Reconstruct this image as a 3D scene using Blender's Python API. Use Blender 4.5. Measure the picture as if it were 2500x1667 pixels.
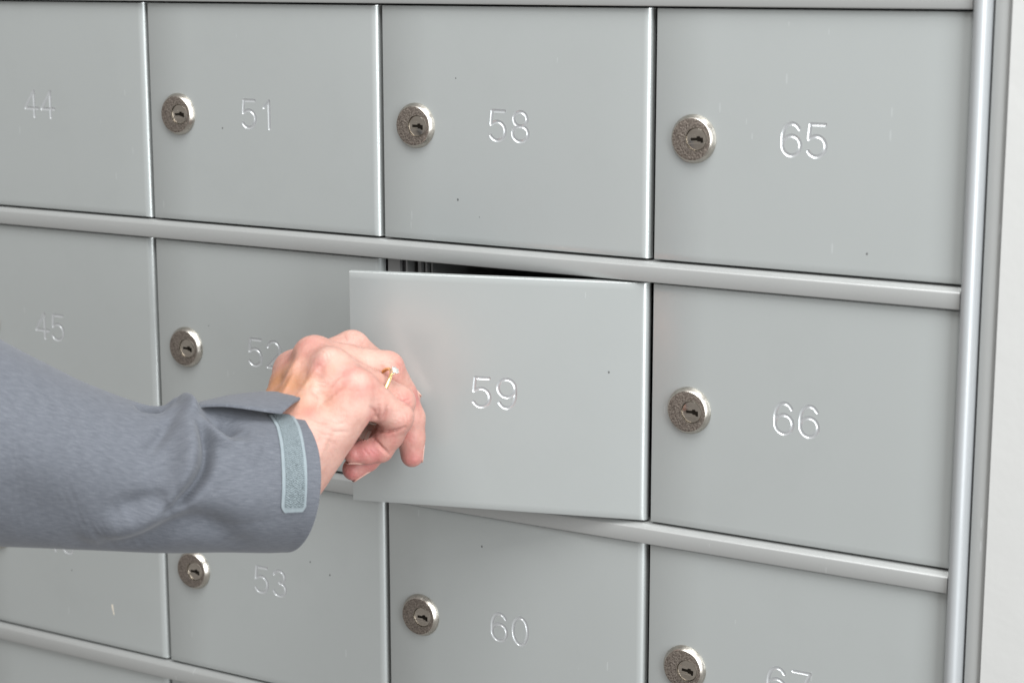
import bpy, math, random
import numpy as np
from mathutils import Vector, Matrix
R_ = math.radians
rng = random.Random(7)
scene = bpy.context.scene
for o in list(bpy.data.objects): bpy.data.objects.remove(o)

# ------------------------------------------------------------------ camera
cam_d = bpy.data.cameras.new('camera'); cam = bpy.data.objects.new('camera', cam_d)
scene.collection.objects.link(cam); scene.camera = cam
cam_d.sensor_width = 36.0; cam_d.sensor_fit = 'HORIZONTAL'; cam_d.lens = 67.34
cam_d.clip_start = 0.05; cam_d.clip_end = 50
CX = Vector((0.861503, 0.507752, -0.000819)); CY = Vector((0.096361, -0.165078, -0.981562)); CZ = Vector((-0.498525, 0.845540, -0.191142))
cam.matrix_world = Matrix(((CX.x, -CY.x, -CZ.x, 0.759138), (CX.y, -CY.y, -CZ.y, -0.867176), (CX.z, -CY.z, -CZ.z, 0.018879), (0, 0, 0, 1)))
cam_d.dof.use_dof = True; cam_d.dof.focus_distance = 1.02; cam_d.dof.aperture_fstop = 10.0

# ------------------------------------------------------------------ light
world = bpy.data.worlds.new('World'); scene.world = world; world.use_nodes = True
wn = world.node_tree.nodes; wl = world.node_tree.links
bg = wn['Background']; bg.inputs['Color'].default_value = (1.0, 0.975, 0.95, 1); bg.inputs['Strength'].default_value = 0.37

def area(name, loc, target, sx, sy, power, col):
    d = bpy.data.lights.new(name, 'AREA'); d.shape = 'RECTANGLE'; d.size = sx; d.size_y = sy
    d.energy = power; d.color = col
    o = bpy.data.objects.new(name, d); scene.collection.objects.link(o)
    o.location = loc
    o.rotation_euler = (Vector(target) - Vector(loc)).to_track_quat('-Z', 'Y').to_euler()
    return o
area('overhead_lamp', (0.55, -0.75, 1.25), (0.25, 0.0, -0.25), 1.5, 0.9, 32.0, (0.972, 0.99, 1.0))
area('side_lamp', (2.0, -0.95, 0.22), (0.3, 0.0, -0.15), 0.8, 1.9, 46.0, (0.93, 0.97, 1.0))

scene.view_settings.view_transform = 'Standard'; scene.view_settings.look = 'None'
scene.view_settings.exposure = 0.09; scene.view_settings.gamma = 1.0

# ------------------------------------------------------------------ tables
# arm and hand skeleton, in millimetres: joints are [x, y, z, radius]
HAND = {
    'fingers': {'pinky': [[220.59, -104.03, -186.48, 8.3], [226.61, -95.42, -195.48, 8.3], [232.05, -86.82, -203.03, 8.2], [227.44, -86.99, -212.66, 7.1], [222.64, -89.11, -220.0, 6.9], [217.88, -94.52, -221.06, 6.4], [213.64, -99.49, -221.49, 5.2]], 'ring': [[204.3, -103.49, -178.23, 9.2], [216.91, -88.92, -188.47, 8.6], [226.13, -77.31, -197.81, 8.8], [221.44, -75.77, -210.17, 7.8], [215.46, -76.93, -220.6, 7.6], [209.26, -82.3, -228.19, 7.0], [205.26, -88.16, -233.24, 5.8]], 'middle': [[188.08, -95.88, -175.46, 9.2], [201.82, -81.49, -179.07, 8.6], [213.98, -69.28, -182.94, 9.0], [217.28, -61.21, -197.67, 8.0], [219.8, -56.81, -210.95, 7.7], [220.18, -56.65, -221.69, 7.2], [220.87, -57.15, -230.93, 6.0]], 'index': [[169.13, -88.12, -185.93, 9.4], [180.11, -75.52, -179.73, 8.8], [189.48, -65.45, -175.33, 9.2], [196.1, -57.58, -183.93, 8.0], [202.62, -51.02, -192.84, 7.6], [206.63, -46.49, -198.99, 6.8], [211.22, -43.69, -203.77, 5.4]], 'thumb': [[179.74, -96.98, -216.13, 13], [183.94, -82.08, -218.77, 11], [187.69, -69.43, -219.63, 10.5], [192.41, -56.58, -216.98, 9.5], [198.94, -47.13, -207.9, 8.0]]},
    'palm': [[169.13, -88.12, -185.93, 9.0, 186.01, -125.75, -202.83, 11.5], [188.08, -95.88, -175.46, 8.6, 195.15, -132.76, -205.37, 11], [204.3, -103.49, -178.23, 8.4, 201.79, -134.6, -209.86, 10.5], [220.59, -104.03, -186.48, 8.6, 207.1, -133.69, -214.46, 11], [220.24, -110.33, -197.73, 9.5, 201.35, -128.57, -229.15, 13], [192.88, -95.7, -192.46, 13, 191.52, -125.28, -215.11, 17], [180.78, -92.36, -198.42, 14, 183.76, -118.16, -215.69, 17], [196.58, -132.0, -216.19, 20, 175.23, -152.95, -227.03, 22], [168.92, -88.83, -184.98, 8.0, 187.87, -96.59, -174.51, 8.0], [176.86, -79.51, -181.9, 6.2, 197.92, -85.77, -178.3, 6.2], [173.17, -98.12, -189.37, 7.6, 189.67, -105.69, -182.15, 7.6], [187.87, -96.59, -174.51, 8.0, 204.09, -104.2, -177.28, 8.0], [197.92, -85.77, -178.3, 6.2, 212.6, -93.54, -185.67, 6.2], [189.67, -105.69, -182.15, 7.6, 203.5, -111.86, -185.35, 7.6], [204.09, -104.2, -177.28, 8.0, 220.38, -104.74, -185.53, 8.0], [212.6, -93.54, -185.67, 6.2, 224.94, -97.49, -192.77, 6.2], [203.5, -111.86, -185.35, 7.6, 217.04, -112.03, -192.69, 7.6], [175.23, -152.95, -227.03, 22, 129.19, -237.48, -208.8, 30]],
    'dorsal': [-0.1759, -0.5882, 0.7893],
    'ring_axis': [[217.45, -89.06, -185.27], [223.4, -82.22, -191.49]],
    'keys': [[216.98, -92.73, -210.79], [209.34, -85.46, -216.23], [207.48, -76.52, -213.7]],
    'nails': {'middle': [0.494, 0.8569, -0.1472], 'index': [0.2317, 0.7985, 0.5557], 'pinky': [-0.1143, 0.0994, -0.9885], 'ring': [0.3564, 0.5331, -0.7674]},
    'tendons': [[[168.14, -91.41, -181.51, 3.2], [178.94, -116.46, -191.71, 3.0]], [[187.09, -99.17, -171.04, 3.4], [191.51, -123.73, -189.69, 3.0]], [[203.31, -106.78, -173.81, 3.4], [201.51, -127.59, -193.58, 3.0]], [[219.6, -107.32, -182.06, 3.2], [210.66, -127.19, -199.46, 3.0]]],
    'bumps': [['index', [169.02, -88.47, -185.46, 8.2]], ['middle', [187.9, -96.47, -174.67, 7.8]], ['ring', [204.16, -103.96, -177.6, 6.8]], ['pinky', [220.5, -104.32, -186.09, 6.2]]],
    'hollows': [[193.94, -118.85, -172.52, 4.5, 4.5], [207.16, -122.52, -178.35, 4.5, 4.5], [178.71, -110.96, -173.6, 4.5, 4.5]],
    'creases': [[[[215.19, -118.8, -184.27], [216.41, -115.11, -181.03], [218.37, -112.48, -178.78]], 1.3, -0.35], [[[200.48, -125.81, -185.83], [202.59, -119.12, -179.26], [205.59, -114.65, -173.41]], 1.6, -0.5], [[[186.45, -122.58, -185.47], [187.64, -116.68, -178.76], [189.26, -111.36, -173.13]], 1.6, -0.45], [[[214.57, -125.5, -191.87], [218.59, -120.46, -187.35], [222.31, -114.97, -182.94]], 1.6, -0.5], [[[205.54, -119.04, -181.49], [211.24, -118.5, -181.91], [214.1, -116.12, -180.78]], 0.6, 0.2], [[[205.43, -120.5, -182.81], [212.02, -119.63, -183.51], [215.55, -117.14, -182.64]], 0.6, 0.2], [[[208.16, -122.75, -185.56], [213.54, -120.76, -185.97], [216.34, -119.37, -185.29]], 0.6, 0.2], [[[219.7, -108.94, -176.12], [223.25, -109.73, -177.49], [225.71, -111.16, -180.12]], 0.6, 0.22], [[[220.21, -106.96, -175.47], [224.31, -108.54, -177.28], [226.77, -109.99, -179.91]], 0.6, 0.22], [[[202.69, -107.83, -167.27], [206.99, -109.55, -168.45], [209.11, -110.97, -170.52]], 0.6, 0.2], [[[201.78, -109.24, -168.07], [206.09, -110.99, -169.24], [207.94, -112.56, -171.63]], 0.6, 0.2], [[[232.03, -93.21, -188.55], [230.21, -85.54, -192.16], [235.5, -91.19, -193.68]], 0.6, 0.3], [[[228.75, -86.12, -189.31], [231.04, -83.36, -191.52], [232.26, -83.54, -194.26]], 0.6, 0.3], [[[218.78, -75.65, -177.7], [220.71, -74.55, -178.99], [221.38, -75.05, -182.1]], 0.6, 0.28], [[[221.62, -71.88, -178.07], [223.12, -70.16, -180.84], [223.43, -69.55, -184.85]], 0.6, 0.28], [[[238.08, -91.77, -198.41], [239.89, -89.45, -200.6], [240.33, -89.05, -203.85]], 0.6, 0.3], [[[237.05, -93.58, -197.52], [239.02, -91.3, -200.32], [239.44, -91.11, -204.17]], 0.6, 0.25], [[[188.6, -71.39, -167.65], [191.42, -73.18, -169.72], [200.78, -87.44, -169.01]], 0.6, 0.22], [[[190.56, -68.52, -166.28], [193.73, -70.82, -168.57], [194.56, -72.64, -171.48]], 0.6, 0.22], [[[211.04, -133.26, -197.01], [215.8, -131.58, -199.3], [219.57, -128.49, -199.8]], 0.8, 0.25], [[[213.88, -135.18, -200.67], [218.91, -131.88, -204.2], [221.77, -127.55, -205.08]], 0.8, 0.25], [[[218.08, -128.45, -197.78], [222.03, -125.64, -199.77], [225.09, -121.51, -199.63]], 0.8, 0.2], [[[230.16, -107.67, -193.92], [230.75, -104.78, -196.66], [229.96, -103.17, -199.95], [199.41, -64.9, -215.09]], 0.85, 0.9], [[[232.4, -103.28, -193.89], [231.95, -103.03, -196.87], [230.44, -102.33, -200.25], [200.19, -63.4, -215.65]], 0.9, 1.0], [[[234.51, -99.45, -194.73], [234.24, -99.55, -197.3], [233.18, -99.83, -199.6], [227.22, -97.43, -204.67]], 0.9, 1.0], [[[200.36, -63.44, -216.97], [225.13, -93.61, -209.27], [230.95, -94.32, -209.18], [235.38, -93.02, -208.33], [238.91, -90.59, -206.6]], 1.0, 1.6], [[[222.56, -94.43, -213.96], [226.04, -95.1, -215.98], [228.37, -94.11, -218.5], [229.62, -91.31, -221.56]], 0.9, 1.3], [[[198.18, -67.33, -171.69], [207.01, -80.89, -171.46]], 0.7, 0.5], [[[234.36, -89.47, -192.86], [233.24, -82.75, -195.28], [234.54, -79.55, -194.78]], 0.6, 0.35], [[[235.98, -90.79, -194.35], [237.2, -87.01, -195.92], [235.1, -79.31, -197.04]], 0.6, 0.4], [[[237.16, -90.91, -196.12], [238.71, -87.61, -197.56]], 0.6, 0.3], [[[221.09, -75.17, -181.13], [222.34, -73.63, -182.91], [222.42, -72.67, -185.69]], 0.6, 0.3], [[[221.95, -73.57, -180.35], [223.04, -71.79, -182.51], [223.04, -70.96, -185.94]], 0.6, 0.3], [[[240.62, -86.05, -202.49], [227.65, -58.28, -209.38]], 0.6, 0.25], [[[240.35, -85.1, -204.66], [227.81, -57.98, -211.75]], 0.6, 0.25], [[[220.35, -100.2, -218.19], [222.94, -99.06, -221.36]], 0.6, 0.2], [[[222.26, -98.52, -217.67], [224.43, -97.32, -220.9]], 0.6, 0.2], [[[203.69, -120.71, -182.01], [209.35, -120.14, -183.39], [212.24, -118.86, -182.68]], 0.7, 0.25], [[[204.52, -122.94, -184.03], [209.89, -122.0, -185.51]], 0.7, 0.22], [[[218.82, -116.43, -183.05], [225.17, -114.82, -185.18], [228.25, -111.73, -185.42]], 0.7, 0.2], [[[214.65, -132.05, -198.71], [221.67, -127.35, -203.24], [225.64, -120.29, -204.24]], 0.9, 0.25], [[[218.48, -133.4, -205.5], [222.21, -126.21, -209.73]], 0.9, 0.2], [[[209.48, -124.67, -188.83], [213.16, -121.3, -186.54], [217.57, -118.97, -185.23]], 1.6, -0.45], [[[204.45, -119.64, -181.5], [207.33, -123.18, -185.57], [211.08, -123.74, -188.83], [211.81, -127.98, -192.95]], 1.7, -0.5], [[[190.1, -116.83, -178.47], [191.66, -124.29, -184.57], [191.34, -127.01, -186.63]], 1.6, -0.4], [[[221.21, -126.59, -199.68], [219.9, -131.24, -206.41], [219.26, -134.74, -213.91]], 1.8, -0.4], [[[196.1, -115.49, -177.43], [200.99, -121.16, -180.95], [201.24, -124.73, -184.69]], 3.0, 0.9], [[[205.59, -114.65, -173.41], [204.29, -117.17, -176.89]], 3.0, 0.6]],
    'red': [[[190.24, -104.03, -166.59], 8, 0.4], [[205.2, -115.18, -173.99], 6, 0.55], [[219.57, -109.84, -176.6], 6, 0.5], [[220.17, -114.01, -180.83], 5, 0.4], [[217.0, -118.14, -184.19], 8, 0.3], [[226.78, -112.8, -184.12], 9, 0.35], [[230.32, -108.23, -185.86], 10, 0.3], [[209.21, -130.67, -193.98], 5, 0.45], [[229.64, -105.4, -198.57], 7, 0.55], [[232.59, -100.93, -199.13], 6, 0.55], [[221.72, -100.01, -220.01], 12, 1.0], [[225.67, -95.72, -217.84], 7, 0.7], [[209.18, -92.41, -233.85], 11, 1.0], [[213.31, -88.21, -230.96], 10, 0.9], [[224.39, -62.02, -231.41], 10, 0.75], [[222.61, -63.82, -219.85], 9, 0.6], [[226.47, -61.27, -212.57], 8, 0.35], [[233.65, -82.24, -195.65], 6, 0.6], [[222.17, -73.95, -182.87], 6, 0.45], [[225.62, -58.55, -199.23], 6, 0.8], [[235.44, -93.11, -208.11], 7, 0.5], [[231.89, -93.54, -211.69], 8, 0.55], [[239.48, -91.16, -203.51], 8, 0.3], [[221.41, -127.26, -212.13], 14, 0.2], [[173.34, -99.75, -176.82], 8, 0.4], [[196.73, -69.52, -170.47], 8, 0.2], [[222.84, -69.14, -179.74], 7, 0.35]],
    'tan': [[[176.87, -114.13, -185.54], 14, 0.95], [[185.15, -115.47, -179.24], 9, 0.6], [[192.78, -122.65, -183.48], 10, 0.85], [[201.59, -122.01, -182.0], 7, 0.8], [[184.7, -124.47, -187.86], 10, 0.9], [[201.42, -128.17, -187.8], 9, 0.55], [[214.16, -122.75, -188.67], 8, 0.45], [[207.04, -129.72, -191.9], 8, 0.6], [[209.54, -113.81, -174.41], 6, 0.35], [[221.05, -117.5, -185.12], 7, 0.25]],  # tanned skin and the shading of the hand's back, as colour spots
    'pale': [[[206.52, -110.51, -168.96], 6, 0.6], [[207.19, -121.37, -184.03], 5, 0.7], [[223.92, -110.71, -178.51], 5, 0.7], [[229.9, -111.1, -194.22], 6, 0.6], [[194.77, -71.21, -169.72], 9, 0.4], [[215.57, -133.37, -200.84], 9, 0.35], [[223.75, -123.95, -203.07], 10, 0.5], [[220.12, -130.78, -214.68], 14, 0.4], [[236.03, -96.02, -199.08], 8, 0.35], [[212.58, -81.22, -176.05], 8, 0.4], [[212.86, -103.4, -170.19], 8, 0.3], [[209.25, -124.33, -188.29], 5, 0.5]],
    'ring_up': [0.4456, -0.2585, 0.8571],
    'ring_r': 10.0,
    'keys_dir': [[0.8402, 0.4171, -0.3465], [-0.1317, 0.7765, 0.6155]],
}
SLEEVE = {
    'sections': [[28.28, -322.1, -167.92, 67.25], [66.0, -278.86, -180.55, 61.16], [83.87, -259.71, -189.34, 55.27], [107.02, -235.58, -201.62, 46.88], [116.51, -225.83, -206.7, 43.78], [127.06, -214.96, -211.94, 40.38], [136.71, -204.89, -216.0, 37.97], [145.51, -195.78, -219.76, 36.1], [151.89, -189.12, -222.2, 35.23], [157.72, -182.74, -223.27, 35.33], [162.53, -177.27, -223.36, 36.01], [167.97, -171.42, -224.55, 35.55], [174.92, -163.93, -225.96, 34.79], [182.4, -155.77, -226.97, 34.43], [189.95, -147.59, -228.08, 34.18], [197.59, -139.41, -229.41, 34.01], [202.74, -133.95, -230.41, 33.83]],
    'frame': [[0.67149, 0.71295, -0.20197], [0.00119, 0.27152, 0.96243], [0.74101, -0.64651, 0.18147]],
    'folds': [[[[207.85, 0.5901], [211.01, 0.8892], [212.54, 1.0978], [211.9, 1.3503], [208.94, 1.5565], [203.74, 1.7632], [199.08, 1.8865]], 3.2, -10.92], [[[201.87, 0.0982], [202.58, 0.6295], [204.7, 1.0507], [204.16, 1.3649], [199.53, 1.615], [190.26, 1.8069]], 7, 6.72], [[[197.63, 0.522], [191.06, 0.8907], [183.82, 1.2259]], 3.2, -3.36], [[[194.03, 0.2729], [201.78, -0.0577], [206.06, 0.4882], [213.53, 0.8037], [220.8, 0.9356], [226.62, 0.9279]], 3.4, 5.04], [[[208.84, 0.3145], [220.5, 0.1908], [231.9, 0.1346], [243.21, 0.1069]], 7, 2.31], [[[217.54, 0.5689], [222.55, 0.6387], [225.97, 0.7948]], 5.0, -8.82], [[[182.91, 0.3391], [191.25, 0.2489], [196.59, 0.093]], 3.0, -8.82], [[[199.21, 1.6764], [186.81, 1.8177], [175.88, 1.995]], 5, -5.04], [[[207.04, 1.722], [191.53, 2.0048], [180.59, 2.2652], [169.51, 2.5069]], 8, 5.46], [[[164.79, 2.6466], [187.74, 2.4738], [206.16, 2.1178], [220.74, 2.1609], [234.52, 2.4565]], 8, -5.46], [[[223.61, 1.4717], [232.42, 1.7873], [236.3, 2.1392]], 12, 3.36], [[[117.46, 1.419], [138.04, 1.3691], [158.22, 1.1109]], 18, 3.15], [[[122.32, 2.0794], [142.97, 2.0942], [163.04, 1.9784]], 14, -2.52], [[[229.53, 0.9351], [240.42, 1.0206]], 9, 2.52]],
    'velcro_left': [[243.473, 0.322], [246.105, 0.621], [247.658, 1.012], [249.561, 1.456], [251.363, 1.927]],
    'velcro_right': [[255.99, 0.216], [257.687, 0.547], [259.56, 0.988], [262.172, 1.438], [264.709, 1.903]],
    'strap_near': [[173.59, -176.83, -187.11], [180.67, -174.66, -185.53], [189.37, -170.63, -185.17], [195.69, -164.87, -186.62], [200.2, -159.06, -188.37], [204.11, -153.58, -190.05], [206.88, -148.67, -191.24]],
    'strap_far': [[155.22, -149.94, -192.92], [160.24, -144.29, -191.46], [166.52, -140.15, -189.55], [173.56, -134.6, -188.59], [180.64, -129.1, -187.93], [187.91, -122.62, -188.67], [201.41, -121.96, -189.58]],
}

# ------------------------------------------------------------------ helpers
def link(o, parent=None):
    scene.collection.objects.link(o)
    if parent is not None: o.parent = parent
    return o
def mesh_obj(name, verts, faces, mat, parent=None, smooth=None):
    me = bpy.data.meshes.new(name)
    me.from_pydata([tuple(map(float, v)) for v in verts], [], [tuple(map(int, f)) for f in faces])
    me.update()
    if mat: me.materials.append(mat)
    if smooth is not None:
        me.shade_smooth()
        if smooth < 179: me.set_sharp_from_angle(angle=R_(smooth))
    return link(bpy.data.objects.new(name, me), parent)
def empty(name, loc=(0, 0, 0)):
    o = bpy.data.objects.new(name, None); o.empty_display_size = 0.01; o.location = loc
    return link(o)
def tag(o, label=None, cat=None, group=None, kind=None):
    if label: o['label'] = label
    if cat: o['category'] = cat
    if group: o['group'] = group
    if kind: o['kind'] = kind
    return o
def recalc(o):
    import bmesh
    bm = bmesh.new(); bm.from_mesh(o.data); bmesh.ops.recalc_face_normals(bm, faces=bm.faces); bm.to_mesh(o.data); bm.free()
def prism_x(name, prof, x0, x1, mat, parent=None, smooth=35):
    """profile in (y, z), closed, extruded along x"""
    n = len(prof)
    v = [(x0, y, z) for y, z in prof] + [(x1, y, z) for y, z in prof]
    f = [(i, (i+1) % n, n+(i+1) % n, n+i) for i in range(n)] + [tuple(range(n))[::-1], tuple(range(n, 2*n))]
    o = mesh_obj(name, v, f, mat, parent, None); recalc(o)
    o.data.shade_smooth(); o.data.set_sharp_from_angle(angle=R_(smooth)); return o
def prism_z(name, prof, z0, z1, mat, parent=None, smooth=35):
    n = len(prof)
    v = [(x, y, z0) for x, y in prof] + [(x, y, z1) for x, y in prof]
    f = [(i, (i+1) % n, n+(i+1) % n, n+i) for i in range(n)] + [tuple(range(n))[::-1], tuple(range(n, 2*n))]
    o = mesh_obj(name, v, f, mat, parent, None); recalc(o)
    o.data.shade_smooth(); o.data.set_sharp_from_angle(angle=R_(smooth)); return o
def box(name, a, b, mat, parent=None):
    (x0, y0, z0), (x1, y1, z1) = a, b
    v = [(x, y, z) for x in (x0, x1) for y in (y0, y1) for z in (z0, z1)]
    f = [(0,1,3,2), (4,6,7,5), (0,4,5,1), (2,3,7,6), (0,2,6,4), (1,5,7,3)]
    return mesh_obj(name, v, f, mat, parent)
def lathe(name, prof, cx, cz, mat, parent=None, seg=64, smooth=40, wob=0):
    """profile of (r, y) turned about the y axis through (cx, cz)"""
    v = []; f = []
    for r, y in prof:
        for k in range(seg):
            a = 2*math.pi*k/seg; v.append((cx + r*math.cos(a), y, cz + r*math.sin(a)))
    for i in range(len(prof)-1):
        for k in range(seg):
            k2 = (k+1) % seg; f.append((i*seg+k, i*seg+k2, (i+1)*seg+k2, (i+1)*seg+k))
    o = mesh_obj(name, v, f, mat, parent); recalc(o)
    o.data.shade_smooth(); o.data.set_sharp_from_angle(angle=R_(smooth)); return o

# ------------------------------------------------------------------ materials
class NT:
    def __init__(s, name):
        s.m = bpy.data.materials.new(name); s.m.use_nodes = True
        s.n = s.m.node_tree.nodes; s.l = s.m.node_tree.links; s.b = s.n['Principled BSDF']
    def add(s, t, **k):
        n = s.n.new(t)
        for a, v in k.items():
            if a in n.inputs: n.inputs[a].default_value = v
            else: setattr(n, a, v)
        return n
    def lk(s, a, b): s.l.new(a, b)
    def tex(s, kind='Object'):
        return s.add('ShaderNodeTexCoord').outputs[kind]
    def mapping(s, src, scale=(1, 1, 1), rot=(0, 0, 0)):
        m = s.add('ShaderNodeMapping'); m.inputs['Scale'].default_value = scale; m.inputs['Rotation'].default_value = rot
        s.lk(src, m.inputs['Vector']); return m.outputs[0]
    def noise(s, src, scale, detail=3, rough=.5):
        n = s.add('ShaderNodeTexNoise'); n.inputs['Scale'].default_value = scale; n.inputs['Detail'].default_value = detail; n.inputs['Roughness'].default_value = rough
        s.lk(src, n.inputs['Vector']); return n.outputs['Fac']
    def ramp(s, src, stops):
        r = s.add('ShaderNodeValToRGB'); e = r.color_ramp.elements
        while len(e) < len(stops): e.new(0.5)
        for i, (p, c) in enumerate(stops): e[i].position = p; e[i].color = c if len(c) == 4 else (*c, 1)
        s.lk(src, r.inputs['Fac']); return r.outputs['Color']
    def math(s, op, a, b=None, clamp=False):
        n = s.add('ShaderNodeMath', operation=op); n.use_clamp = clamp
        for i, x in enumerate((a, b)):
            if x is None: continue
            if isinstance(x, (int, float)): n.inputs[i].default_value = x
            else: s.lk(x, n.inputs[i])
        return n.outputs[0]
    def mix(s, fac, a, b, mode='MIX'):
        n = s.add('ShaderNodeMix', data_type='RGBA', blend_type=mode)
        for sock, x in ((n.inputs[0], fac), (n.inputs[6], a), (n.inputs[7], b)):
            if isinstance(x, (int, float)): sock.default_value = x
            elif isinstance(x, tuple): sock.default_value = x if len(x) == 4 else (*x, 1)
            else: s.lk(x, sock)
        return n.outputs[2]
    def bump(s, h, strength, dist, prev=None):
        b = s.add('ShaderNodeBump'); b.inputs['Strength'].default_value = strength; b.inputs['Distance'].default_value = dist
        s.lk(h, b.inputs['Height'])
        if prev: s.lk(prev, b.inputs['Normal'])
        return b.outputs[0]
    def set(s, **k):
        for a, v in k.items():
            a = a.replace('_', ' ')
            i = s.b.inputs[a]
            if hasattr(v, 'is_linked'): s.lk(v, i)
            else: i.default_value = (*v, 1) if isinstance(v, tuple) and len(v) == 3 and i.type == 'RGBA' else v
        return s.m

def painted_metal(name, col, rough=.42, metal=.25, marks=True, groove=False):
    t = NT(name); co = t.tex('Object')
    info = t.add('ShaderNodeObjectInfo')
    off = t.add('ShaderNodeVectorMath', operation='SCALE'); t.lk(info.outputs['Location'], off.inputs[0]); off.inputs['Scale'].default_value = 7.3
    ad = t.add('ShaderNodeVectorMath', operation='ADD'); t.lk(co, ad.inputs[0]); t.lk(off.outputs[0], ad.inputs[1])
    co = ad.outputs[0]
    big = t.noise(co, 9, 3)
    c = t.mix(t.math('MULTIPLY', big, .35), col, tuple(x*.88 for x in col))
    fine = t.noise(co, 900, 2)
    c = t.mix(t.math('MULTIPLY', fine, .12), c, tuple(x*.8 for x in col))
    rg = t.math('ADD', t.math('MULTIPLY', t.noise(co, 40, 4), .12), rough-.06)
    if marks:
        # sparse dark specks
        v = t.add('ShaderNodeTexVoronoi', feature='F1'); v.inputs['Scale'].default_value = 70
        t.lk(t.mapping(co, (1, 0.001, .8)), v.inputs['Vector'])
        sep = t.add('ShaderNodeSeparateColor'); t.lk(v.outputs['Color'], sep.inputs[0])
        keep = t.math('GREATER_THAN', sep.outputs[0], .78)
        size = t.math('MULTIPLY', sep.outputs[1], .040)
        spot = t.math('MULTIPLY', t.math('LESS_THAN', v.outputs['Distance'], size), keep)
        c = t.mix(t.math('MULTIPLY', spot, .75), c, (.05, .05, .048))
        # thin vertical pale scuffs
        v2 = t.add('ShaderNodeTexVoronoi', feature='F1'); v2.inputs['Scale'].default_value = 110
        t.lk(t.mapping(co, (2.6, 0.001, .40), (0, R_(4), 0)), v2.inputs['Vector'])
        sep2 = t.add('ShaderNodeSeparateColor'); t.lk(v2.outputs['Color'], sep2.inputs[0])
        clus = t.math('GREATER_THAN', t.noise(co, 17, 2), .56)
        k2 = t.math('MULTIPLY', t.math('GREATER_THAN', sep2.outputs[0], .72), clus)
        s2 = t.math('MULTIPLY', t.math('LESS_THAN', v2.outputs['Distance'], .12), k2)
        c = t.mix(t.math('MULTIPLY', s2, .20), c, (.75, .78, .78))
    smudge = t.ramp(t.noise(co, 22, 5, .65), [(.50, (0, 0, 0)), (.72, (1, 1, 1))])
    c = t.mix(t.math('MULTIPLY', smudge, .10), c, (.30, .31, .30)); rg = t.math('ADD', rg, t.math('MULTIPLY', smudge, .10))
    nrm = t.bump(t.noise(co, 6, 2), .25, .0015)
    nrm = t.bump(t.noise(co, 1500, 2), .05, .0002, nrm)
    me = metal
    if groove:
        at = t.add('ShaderNodeAttribute', attribute_name='groove')
        g = at.outputs['Fac']
        c = t.mix(g, c, (.61, .625, .635)); rg = t.math('SUBTRACT', rg, t.math('MULTIPLY', g, rough-.24))
        me = t.math('ADD', t.math('MULTIPLY', g, .25), metal)
    return t.set(Base_Color=c, Roughness=rg, Metallic=me, Normal=nrm)

GREY = (.452, .473, .464)
M_door = painted_metal('door_paint', GREY, .31, .34, True, True)
M_frame = painted_metal('frame_paint', (.405, .41, .40), .36, .32, True)
M_post = painted_metal('post_paint', (.42, .435, .442), .42, .28, False)
M_dark = NT('dark_metal').set(Base_Color=(.05, .05, .052), Roughness=.55, Metallic=.3)
M_rib = NT('rib_metal').set(Base_Color=(.30, .30, .295), Roughness=.5, Metallic=.4)
def bare():
    t = NT('bare_edge'); co = t.tex()
    k = t.math('GREATER_THAN', t.noise(t.mapping(co, (1, .2, .2)), 130, 4), .47)
    return t.set(Base_Color=t.mix(k, (.46, .47, .46), (.86, .87, .86)), Metallic=t.math('MULTIPLY', k, .6), Roughness=.35)
M_bare = bare()
def lock_mats():
    t = NT('hammered_steel'); co = t.tex()
    n = t.noise(co, 900, 3, .6)
    v = t.add('ShaderNodeTexVoronoi', feature='SMOOTH_F1'); v.inputs['Scale'].default_value = 1300; t.lk(co, v.inputs['Vector'])
    hgt = t.math('ADD', n, t.math('MULTIPLY', v.outputs['Distance'], .7))
    c = t.ramp(hgt, [(.35, (.04, .031, .026)), (.65, (.125, .102, .085)), (.95, (.24, .205, .175))])
    a = t.set(Base_Color=c, Metallic=.6, Roughness=.5, Normal=t.bump(hgt, .9, .0005))
    t = NT('polished_nickel'); co = t.tex()
    b = t.set(Base_Color=t.mix(t.noise(co, 180, 4), (.40, .37, .325), (.62, .585, .53)), Metallic=1.0, Roughness=t.math('ADD', t.math('MULTIPLY', t.noise(co, 300, 3), .3), .16), Normal=t.bump(t.noise(co, 500, 3), .25, .0002))
    c = NT('keyway_black').set(Base_Color=(.012, .010, .008), Roughness=.6, Specular_IOR_Level=0.0)
    t = NT('plug_metal'); co = t.tex()
    d = t.set(Base_Color=t.mix(t.noise(co, 260, 2), (.34, .305, .265), (.60, .55, .485)), Metallic=1.0, Roughness=.24)
    return a, b, c, d
M_ham, M_nick, M_hole, M_plug = lock_mats()

def wall_mat():
    t = NT('white_stucco'); co = t.tex()
    n = t.noise(co, 55, 5, .55); n2 = t.noise(co, 260, 3)
    c = t.mix(t.math('MULTIPLY', n, .5), (.50, .497, .482), (.465, .462, .447))
    return t.set(Base_Color=c, Roughness=.85, Normal=t.bump(t.math('ADD', n, t.math('MULTIPLY', n2, .25)), .13, .002))
M_wall = wall_mat()

# ------------------------------------------------------------------ setting: wall and cabinet
COL, ROW, RAIL = 0.1651, 0.13822, 0.0111
COLS = (-1, 0, 1, 2); ROWS = (0, 1, 2, 3)
XL, XR = -COL - 0.004, 0.4922
ZT, ZB = 0.0, -4*ROW
wall = box('wall', (0.5103, -0.0035, -1.2), (1.6, 0.2, 0.9), M_wall); tag(wall, kind='structure')

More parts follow.
